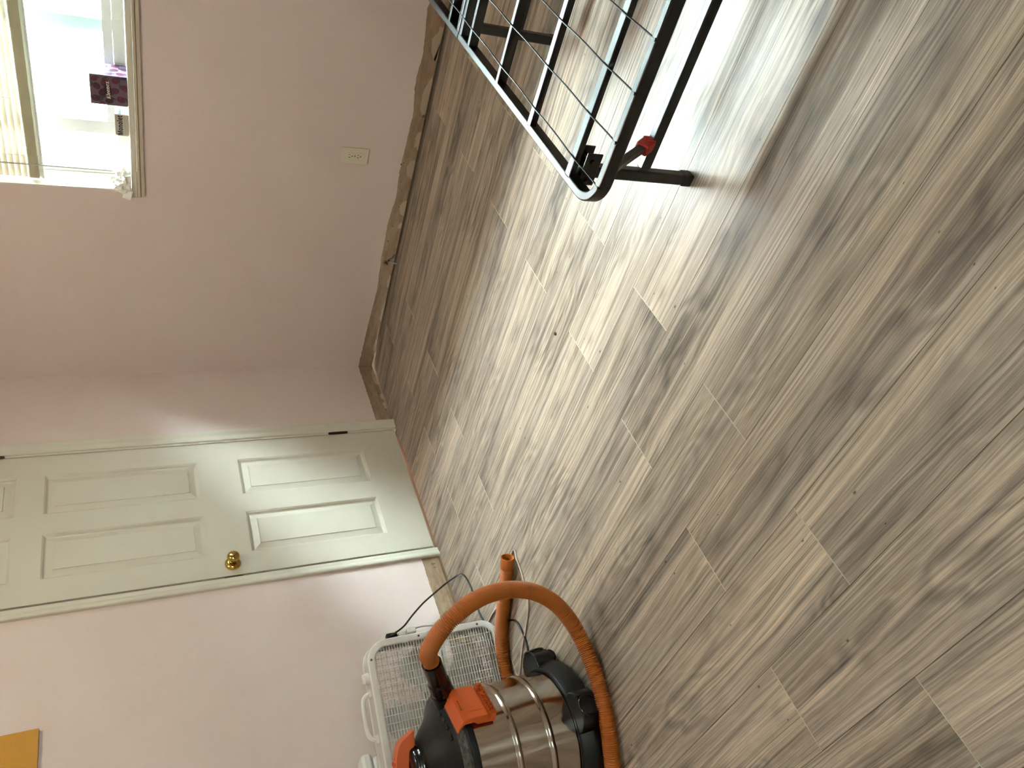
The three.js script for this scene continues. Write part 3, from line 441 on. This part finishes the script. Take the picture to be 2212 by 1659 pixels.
// ------------------------------------------------------------------ box fan
{
  const f = group('box_fan', -2.142, 0, 0.288, -0.294), S = 0.53, CY = 0.28, D = 0.105;
  const ring = (w, h, r, inset) => { const s = rrect(w, h, r, THREE.Shape, 0, CY); s.holes.push(rrect(w - 2 * inset, h - 2 * inset, Math.max(0.01, r - inset), THREE.Path, 0, CY)); return s; };
  mesh('shell', new THREE.ExtrudeGeometry(ring(S - 0.006, S - 0.006, 0.072, 0.006), { depth: D - 0.02, bevelEnabled: false, curveSegments: 16 }).translate(0, 0, -D + 0.006), M.fanGrey, f);
  const rimG = (z) => new THREE.ExtrudeGeometry(ring(S - 0.008, S - 0.008, 0.072, 0.018), { depth: 0.006, bevelEnabled: true, bevelSize: 0.004, bevelThickness: 0.005, bevelSegments: 4, curveSegments: 16 }).translate(0, 0, z);
  mesh('front_rim', rimG(-0.011), M.fanWhite, f); mesh('rear_rim', rimG(-D + 0.004), M.fanGrey, f);
  const grille = (z, step) => { const gs = [], h = S / 2 - 0.022; const lim = (q) => { const a = Math.abs(q), r = 0.056, k = h - r; return a <= k ? h : k + Math.sqrt(Math.max(0, r * r - (a - k) ** 2)); };
    for (let y = -h + 0.008; y < h; y += step) { const l = lim(y); gs.push(new THREE.BoxGeometry(2 * l, 0.0015, 0.003).translate(0, CY + y, z)); }
    for (let i = -9; i <= 9; i++) { const x = i * 0.0268, l = lim(x); if (Math.abs(x) < h) gs.push(new THREE.BoxGeometry(0.002, 2 * l, 0.004).translate(x, CY, z - 0.002)); }
    return merge(gs); };
  mesh('front_grille', grille(-0.004, 0.0106), M.fanWhite, f); mesh('rear_grille', grille(-D + 0.006, 0.0212), M.fanGrey, f);
  mesh('motor', [cyl(V(0, CY, -D + 0.012), V(0, CY, -0.052), 0.05, 0.045, 24)], M.fanGrey, f);
  mesh('motor_mount', [box(-S / 2 + 0.008, S / 2 - 0.008, CY - 0.055, CY - 0.043, -D + 0.012, -D + 0.02), box(-S / 2 + 0.008, S / 2 - 0.008, CY + 0.043, CY + 0.055, -D + 0.012, -D + 0.02)], M.fanGrey, f);
  mesh('hub', cyl(V(0, CY, -0.052), V(0, CY, -0.022), 0.04, 0.036, 24), M.fanWhite, f);
  for (let k = 0; k < 5; k++) { const sh = new THREE.Shape(); sh.moveTo(0.03, -0.02); sh.bezierCurveTo(0.1, -0.07, 0.18, -0.09, 0.215, -0.06); sh.bezierCurveTo(0.235, 0.0, 0.23, 0.05, 0.2, 0.08); sh.bezierCurveTo(0.13, 0.06, 0.07, 0.04, 0.03, 0.02); const g = new THREE.ExtrudeGeometry(sh, { depth: 0.0015, bevelEnabled: false }).rotateX(0.35).translate(0, 0, -0.038).rotateZ(k * 2 * Math.PI / 5 + 0.5).translate(0, CY, 0); mesh('blade', g, M.fanGrey, f); }
  mesh('speed_knob', [cyl(V(0.145, CY + S / 2 - 0.004, -0.05), V(0.145, CY + S / 2 + 0.012, -0.05), 0.022, 0.019, 20), box(0.127, 0.163, CY + S / 2 + 0.010, CY + S / 2 + 0.02, -0.056, -0.044, 0.004)], M.fanWhite, f);
  const top = CY + S / 2; mesh('carry_handle', [tube([[0.092, top - 0.012, -0.05], [0.09, top + 0.012, -0.05], [0.078, top + 0.026, -0.05], [0.055, top + 0.031, -0.05], [0.015, top + 0.032, -0.05], [-0.025, top + 0.031, -0.05], [-0.048, top + 0.026, -0.05], [-0.06, top + 0.012, -0.05], [-0.062, top - 0.012, -0.05]], 0.0085, 60, 10), box(0.078, 0.106, top - 0.004, top + 0.006, -0.062, -0.038, 0.003), box(-0.076, -0.048, top - 0.004, top + 0.006, -0.062, -0.038, 0.003)], M.fanWhite, f);
  for (const s of [-1, 1]) mesh('foot', box(s * 0.19 - 0.025, s * 0.19 + 0.025, 0, 0.024, -D - 0.012, 0.012, 0.005), M.fanWhite, f);
  for (const [x, y] of [[0.2, top - 0.013], [-0.2, top - 0.013], [S / 2 - 0.013, CY + 0.06], [S / 2 - 0.013, CY - 0.18], [0.18, CY - S / 2 + 0.013]]) mesh('screw', [cyl(V(x, y, -0.002), V(x, y, 0.0012), 0.0042, 0.0042, 12)], std('#5d5850', 0.5, { metalness: 0.5 }), f);
  // flex: world points brought into the fan's own axes
  f.updateMatrixWorld(true); const inv = f.matrixWorld.clone().invert(); const loc = (a) => a.map((q) => V(...q).applyMatrix4(inv));
  const cord = mesh('power_cord', tube(loc([[-1.705, 0.245, 0.04], [-1.699, 0.213, 0.04], [-1.705, 0.17, 0.045], [-1.735, 0.08, 0.06], [-1.79, 0.012, 0.11], [-1.84, 0.004, 0.2], [-1.853, 0.004, 0.33], [-1.861, 0.004, 0.427], [-1.828, 0.004, 0.571], [-1.803, 0.004, 0.66], [-1.806, 0.004, 0.70], [-1.842, 0.004, 0.69], [-1.919, 0.004, 0.677], [-1.997, 0.004, 0.644], [-2.04, 0.004, 0.572], [-2.081, 0.004, 0.46], [-2.123, 0.004, 0.38], [-2.15, 0.004, 0.31]]), 0.0036, 160, 8), M.whiteCord, f); cord.userData.label = 'thin white flex';
  const plug = mesh('plug', [...loc([[-1.713, 0.2895, 0.0]]).map(() => box(-1.727, -1.699, 0.272, 0.306, 0.0078, 0.03, 0.005)), box(-1.722, -1.696, 0.232, 0.272, 0.014, 0.05, 0.006)].map((g) => g.applyMatrix4(inv)), phys('#d8d2c4', 0.5), cord);
  tag(f, 'white square box fan standing by the wall behind the vacuum', 'fan');
}

// ------------------------------------------------------------------ white bin behind the fan
{
  const w = group('storage_bin', -2.42, 0, 0.056);
  mesh('body', new RoundedBoxGeometry(0.46, 0.55, 0.08, 4, 0.02).translate(0, 0.275, 0), phys('#e9ece8', 0.4), w);
  mesh('lid', new RoundedBoxGeometry(0.484, 0.04, 0.088, 4, 0.014).translate(0, 0.567, 0), phys('#eef1ee', 0.4), w);
  tag(w, 'white rounded plastic bin against the wall behind the fan', 'bin');
}

// ------------------------------------------------------------------ wet and dry vacuum
{
  const vx = -2.46, vz = 0.603, v = group('shop_vacuum', vx, 0, vz), R = 0.2035;
  const lathe = (pts, seg = 96) => new THREE.LatheGeometry(pts.map(([r, y]) => new THREE.Vector2(r, y)), seg);
  const P = (ang, r, y) => V(Math.cos(ang * Math.PI / 180) * r, y, Math.sin(ang * Math.PI / 180) * r);
  { // polished steel drum with two rolled beads, a little dented
    const pts = [[R - 0.004, 0.06]]; const bead = (y) => { for (let i = 0; i <= 12; i++) { const t = i / 12; pts.push([R + 0.0055 * Math.sin(t * Math.PI) ** 1.5, y - 0.011 + 0.022 * t]); } };
    for (let y = 0.065; y < 0.178; y += 0.016) pts.push([R, y]); bead(0.19); for (let y = 0.205; y < 0.288; y += 0.016) pts.push([R, y]); bead(0.30); for (let y = 0.316; y < 0.43; y += 0.016) pts.push([R, y]); pts.push([R, 0.435], [R - 0.01, 0.436]);
    const g = lathe(pts, 160), p = g.attributes.position;
    for (let i = 0; i < p.count; i++) { const x = p.getX(i), y = p.getY(i), z = p.getZ(i), a = Math.atan2(z, x), r = Math.hypot(x, z); let k = (fbm(Math.cos(a) * 2.4 + 6, Math.sin(a) * 2.4 + y * 9 + 4, 3) - 0.5) * 0.0032; const dd = ((a - 1.95) / 0.05) ** 2; k -= 0.0022 * Math.exp(-dd); p.setX(i, x * (r + k) / r); p.setZ(i, z * (r + k) / r); }
    g.computeVertexNormals(); const d = mesh('drum', g, M.steel, v); d.userData.label = 'polished stainless steel drum';
  }
  mesh('base', lathe([[0, 0.024], [0.2, 0.024], [0.224, 0.03], [0.231, 0.044], [0.229, 0.066], [0.2165, 0.098], [0.212, 0.102], [R + 0.0008, 0.102], [R - 0.004, 0.07]], 72), M.blackPlastic, v);
  for (const a of [13, 96, 193, 276]) {   // caster pods
    const c = group('caster_pod'); v.add(c); c.rotation.y = -a * Math.PI / 180;
    const sh = new THREE.Shape(); sh.moveTo(0.185, -0.055); sh.lineTo(0.222, -0.058); sh.bezierCurveTo(0.262, -0.05, 0.268, -0.02, 0.268, 0); sh.bezierCurveTo(0.268, 0.02, 0.262, 0.05, 0.222, 0.058); sh.lineTo(0.185, 0.055); sh.closePath();
    mesh('pod_body', new THREE.ExtrudeGeometry(sh, { depth: 0.056, bevelEnabled: true, bevelSize: 0.004, bevelThickness: 0.004, bevelSegments: 2, curveSegments: 12 }).rotateX(-Math.PI / 2).translate(0, 0.04, 0), M.blackPlastic, c);
    mesh('pod_ring', new THREE.TorusGeometry(0.032, 0.004, 8, 32).rotateY(Math.PI / 2).translate(0.2715, 0.07, 0), M.blackGloss, c);
    mesh('wheel', [cyl(V(0.242, 0.0235, -0.016), V(0.242, 0.0235, -0.004), 0.0235, 0.0235, 24), cyl(V(0.242, 0.0235, 0.004), V(0.242, 0.0235, 0.016), 0.0235, 0.0235, 24), cyl(V(0.242, 0.022, -0.004), V(0.242, 0.022, 0.004), 0.008, 0.008, 12), cyl(V(0.238, 0.022, 0), V(0.238, 0.06, 0), 0.008, 0.008, 10)], phys('#0d0d0e', 0.4), c);
  }
  // lid
  mesh('lid_rim', lathe([[R - 0.006, 0.424], [0.2125, 0.423], [0.2155, 0.428], [0.2155, 0.442], [0.213, 0.447], [0.2, 0.447]], 96), M.blackPlastic, v);
  mesh('lid_lip', lathe([[0.213, 0.447], [0.2135, 0.4535], [0.21, 0.460], [0.196, 0.466], [0.186, 0.468]], 96), M.dusty, v).userData.label = 'dusty grey lip';
  mesh('motor_cover', lathe([[0.188, 0.4665], [0.180, 0.473], [0.164, 0.484], [0.146, 0.496], [0.126, 0.514], [0.108, 0.529], [0.095, 0.540], [0.086, 0.545], [0, 0.545]], 64), M.lid, v);
  for (const a of [52, 62, 72, 84]) mesh('cooling_slot', box(-0.004, 0.004, -0.0028, 0.0028, -0.009, 0.009, 0.002).rotateZ(-0.6).translate(0.172, 0.4795, 0).rotateY(-a * Math.PI / 180), M.blackPlastic, v);
  mesh('knob_collar', lathe([[0.0, 0.575], [0.05, 0.574], [0.064, 0.571], [0.07, 0.564], [0.071, 0.556], [0.0695, 0.552], [0.0735, 0.549], [0.0745, 0.541], [0.073, 0.534]], 64).translate(0.012, 0, -0.004), M.blackGloss, v);
  { // orange grip on the lid: arched, with a honeycomb of pockets
    const gr = group('handle', 0.012, 0.572, -0.004); v.add(gr); gr.rotation.y = -0.5;
    const sh = new THREE.Shape(); sh.moveTo(-0.112, -0.034); sh.lineTo(-0.092, 0.006); sh.bezierCurveTo(-0.06, 0.040, 0.06, 0.040, 0.092, 0.006); sh.lineTo(0.112, -0.034); sh.lineTo(0.074, -0.030); sh.bezierCurveTo(0.05, 0.006, -0.05, 0.006, -0.074, -0.030); sh.closePath();
    mesh('grip', new THREE.ExtrudeGeometry(sh, { depth: 0.034, bevelEnabled: true, bevelSize: 0.003, bevelThickness: 0.003, bevelSegments: 2, curveSegments: 16 }).translate(0, 0, -0.017).translate(0, 0.012, 0), M.orange, gr).userData.label = 'orange lid handle';
    const cells = []; for (let i = 0; i < 9; i++) for (let j = 0; j < 2; j++) { const x = -0.064 + i * 0.016, y = 0.0455 - 3.4 * x * x; cells.push(new THREE.CylinderGeometry(0.0072, 0.0072, 0.006, 6, 1, true).rotateZ(-x * 6).translate(x, y + 0.0015, -0.0085 + j * 0.016 + (i % 2 ? 0.002 : -0.002))); }
    mesh('honeycomb_rib', cells, M.orangeRib, gr);
  }
  // switch plate and sticker on the front of the lid
  { const a = 117 * Math.PI / 180, er = V(Math.cos(a), 0, Math.sin(a)), et = V(-Math.sin(a), 0, Math.cos(a)), down = er.clone().multiplyScalar(0.79).add(V(0, -0.617, 0)).normalize(), out = down.clone().cross(et).normalize(); if (out.y < 0) out.negate();
    const c = er.clone().multiplyScalar(0.160).add(V(0, 0.4905, 0)); const g = box(-0.0075, 0.0075, -0.001, 0.0016, -0.021, 0.021, 0.001).applyMatrix4(new THREE.Matrix4().makeBasis(out.clone().cross(down), out, down)).translate(c.x, c.y, c.z);
    mesh('sticker', g, phys('#d9d9d6', 0.5), v).userData.label = 'small white sticker'; }
  // latches
  for (const a of [68, 248]) {
    const l = group('latch'); v.add(l); l.rotation.y = -a * Math.PI / 180; l.userData.label = 'orange lid latch';
    // profile in (radius, y): hook over the rim, face sloping outwards, foot against the drum
    const pr = poly([[R + 0.002, 0.352], [R + 0.032, 0.350], [R + 0.034, 0.366], [R + 0.016, 0.368], [R + 0.016, 0.377], [R + 0.0305, 0.3795], [R + 0.031, 0.436], [R + 0.024, 0.452], [R + 0.002, 0.4625], [R - 0.012, 0.466], [R - 0.012, 0.4595], [R + 0.008, 0.455], [R + 0.0145, 0.446], [R + 0.0145, 0.418], [R + 0.004, 0.405]]);
    mesh('latch_body', new THREE.ExtrudeGeometry(pr, { depth: 0.122, bevelEnabled: true, bevelSize: 0.0015, bevelThickness: 0.002, bevelSegments: 2 }).translate(0, 0, -0.061), M.orange, l);
    mesh('latch_panel', box(R + 0.0305, R + 0.0335, 0.382, 0.428, -0.038, 0.038, 0.001), M.orange, l);
    const cells = []; for (let i = 0; i < 10; i++) for (let j = 0; j < 2; j++) cells.push(new THREE.CylinderGeometry(0.005, 0.005, 0.006, 6, 1, true).rotateZ(Math.PI / 2).translate(R + 0.0355, 0.3565 + j * 0.0085, -0.047 + i * 0.0104 + (j ? 0.003 : 0)));
    mesh('honeycomb_rib', cells, M.orangeRib, l);
    if (a === 68) {
      const t = canvasTex(256, 64, (c, w, h) => { c.fillStyle = '#b94f1c'; c.fillRect(0, 0, w, h); c.fillStyle = '#3b1405'; c.font = 'italic bold 46px sans-serif'; c.textAlign = 'center'; c.textBaseline = 'middle'; c.fillText('Release', w / 2, h / 2); });
      const pg = new THREE.PlaneGeometry(0.062, 0.0125); pg.applyMatrix4(new THREE.Matrix4().makeBasis(V(0, 0, -1), V(-0.40, 0.916, 0), V(0.916, 0.40, 0))).translate(R + 0.0295, 0.4445, 0.004); mesh('lettering', pg, phys('#ffffff', 0.45, { map: t }), l);
    }
  }
  // hose: inlet on the lid, loop over the floor, round the drum, open end on the right
  const I = (q) => V(q[0] - vx, q[1], q[2] - vz);
  const B0 = I([-2.318, 0.447, 0.728]), B1 = I([-2.262, 0.505, 0.872]), dB = B1.clone().sub(B0).normalize(), at = (t) => B0.clone().addScaledVector(dB, t), LB = B1.distanceTo(B0);
  mesh('hose_inlet', [cyl(at(-0.03), at(0.035), 0.037, 0.036, 32), cyl(at(0.03), at(0.045), 0.038, 0.038, 32)], M.blackPlastic, v);
  mesh('hose_connector', [cyl(at(0.045), at(0.065), 0.0335, 0.0355, 32), cyl(at(0.065), at(0.094), 0.0355, 0.034, 32), cyl(at(0.094), at(0.103), 0.034, 0.0305, 32), cyl(at(0.103), at(LB + 0.012), 0.0305, 0.0305, 32)], M.blackGloss, v);
  const line = [[B0.x + vx, B0.y, B0.z + vz]].slice(1).concat([]);
  const path = [at(LB - 0.03), at(LB + 0.02)].concat([[-2.272, 0.545, 0.985], [-2.263, 0.526, 1.083], [-2.232, 0.46, 1.122], [-2.197, 0.37, 1.112], [-2.181, 0.27, 1.085], [-2.186, 0.18, 1.046], [-2.217, 0.10, 0.995], [-2.293, 0.045, 0.945], [-2.409, 0.027, 0.911], [-2.521, 0.026, 0.868], [-2.648, 0.026, 0.775], [-2.76, 0.026, 0.64], [-2.79, 0.026, 0.48], [-2.72, 0.026, 0.345], [-2.56, 0.026, 0.272], [-2.36, 0.026, 0.252], [-2.20, 0.026, 0.262], [-2.075, 0.026, 0.300], [-1.995, 0.026, 0.352], [-1.924, 0.027, 0.462], [-1.866, 0.03, 0.602], [-1.832, 0.034, 0.672]].map(I));
  const curve = new THREE.CatmullRomCurve3(path, false, 'centripetal'), len = curve.getLength(), pitch = 0.0058, rings = Math.floor(len / pitch), per = 6, n = rings * per, rs = 20;
  curve.arcLengthDivisions = 2000; const fr = curve.computeFrenetFrames(n, false), pos = [], idx = [];
  for (let i = 0; i <= n; i++) { const c = curve.getPointAt(i / n), ph = (i % per) / per, r = 0.0234 + 0.0024 * Math.cos(2 * Math.PI * ph); for (let j = 0; j < rs; j++) { const t = j / rs * 2 * Math.PI, q = c.clone().addScaledVector(fr.normals[i], Math.cos(t) * r).addScaledVector(fr.binormals[i], Math.sin(t) * r); pos.push(q.x, q.y, q.z); } }
  for (let i = 0; i < n; i++) for (let j = 0; j < rs; j++) { const a = i * rs + j, b = i * rs + (j + 1) % rs, c = a + rs, d = b + rs; idx.push(a, b, c, b, d, c); }
  const hg = new THREE.BufferGeometry(); hg.setAttribute('position', new THREE.Float32BufferAttribute(pos, 3)); hg.setIndex(idx); hg.computeVertexNormals();
  const hose = mesh('hose', hg, M.hose, v); hose.userData.label = 'ribbed orange hose';
  { const e1 = curve.getPointAt(1), tn = curve.getTangentAt(1), q = new THREE.Quaternion().setFromUnitVectors(V(0, 1, 0), tn);
    mesh('cuff', new THREE.LatheGeometry([[0.0215, -0.03], [0.0258, -0.03], [0.0262, 0.012], [0.0255, 0.0155], [0.0238, 0.0155], [0.0225, 0.012], [0.0222, -0.02]].map(([r, y]) => new THREE.Vector2(r, y)), 32).applyQuaternion(q).translate(e1.x, e1.y, e1.z), M.hose, hose);
  }
  // mains lead and plug
  const lead = mesh('power_cord', tube([[-1.712, 0.345, 0.03], [-1.708, 0.32, 0.048], [-1.689, 0.282, 0.05], [-1.653, 0.237, 0.06], [-1.607, 0.173, 0.07], [-1.574, 0.112, 0.08], [-1.54, 0.045, 0.092], [-1.535, 0.010, 0.118], [-1.572, 0.0045, 0.186], [-1.66, 0.0045, 0.217], [-1.744, 0.0045, 0.207], [-1.802, 0.0045, 0.213], [-1.868, 0.0045, 0.247], [-1.905, 0.0045, 0.295], [-1.938, 0.0045, 0.38], [-1.955, 0.0045, 0.446], [-1.992, 0.0045, 0.497], [-2.052, 0.0045, 0.512], [-2.105, 0.0045, 0.502], [-2.165, 0.0045, 0.47], [-2.20, 0.006, 0.44], [-2.27, 0.02, 0.44]].map(I), 0.0040, 200, 8), M.blackCord, v);
  mesh('plug', [box(-1.730 - vx, -1.698 - vx, 0.312, 0.36, 0.0085 - vz, 0.036 - vz, 0.006)], M.blackPlastic, lead);
  tag(v, 'steel drum shop vacuum with black lid and ribbed orange hose', 'vacuum');
}

// ------------------------------------------------------------------ crumbs
{
  const c = mesh('debris_crumb', (() => { const g = plain(new THREE.IcosahedronGeometry(1, 2)), p = g.attributes.position; for (let i = 0; i < p.count; i++) { const x = p.getX(i), y = p.getY(i), z = p.getZ(i), r = 0.6 + 0.8 * fbm(x * 2 + 4, y * 2 + z * 2 + 6, 2); p.setXYZ(i, x * r * 0.006, Math.max(-0.003, y * r * 0.004), z * r * 0.005); } g.computeVertexNormals(); return g; })(), std('#4a2c1c', 0.8)); c.position.set(-1.536, 0.003, 1.534);
  tag(c, 'small brown crumb lying in the middle of the floor', 'crumb');
}

// ------------------------------------------------------------------ ceiling lamp: warm glass dome
{
  const l = group('ceiling_lamp', LAMP_POS[0], ROOM.h, LAMP_POS[2]);
  mesh('base_plate', new THREE.CylinderGeometry(0.15, 0.15, 0.025, 48).translate(0, -0.0125, 0), M.brass, l);
  mesh('glass_dome', new THREE.LatheGeometry([[0.142, -0.026], [0.140, -0.045], [0.125, -0.075], [0.095, -0.098], [0.05, -0.111], [0, -0.115]].map(([r, y]) => new THREE.Vector2(r, y)), 48), phys('#fff3df', 0.4, { emissive: new THREE.Color().setRGB(1, 0.74, 0.44), emissiveIntensity: 7 }), l);
  const p = new THREE.PointLight(new THREE.Color().setRGB(1, 0.88, 0.74), LAMP_POWER); p.position.set(0, -0.13, 0); p.castShadow = true; p.shadow.radius = 4; p.name = 'lamp_light'; l.add(p);
  tag(l, 'round glass dome lamp on the ceiling', 'lamp');
}

shade(scene);
renderer.render(scene, camera);
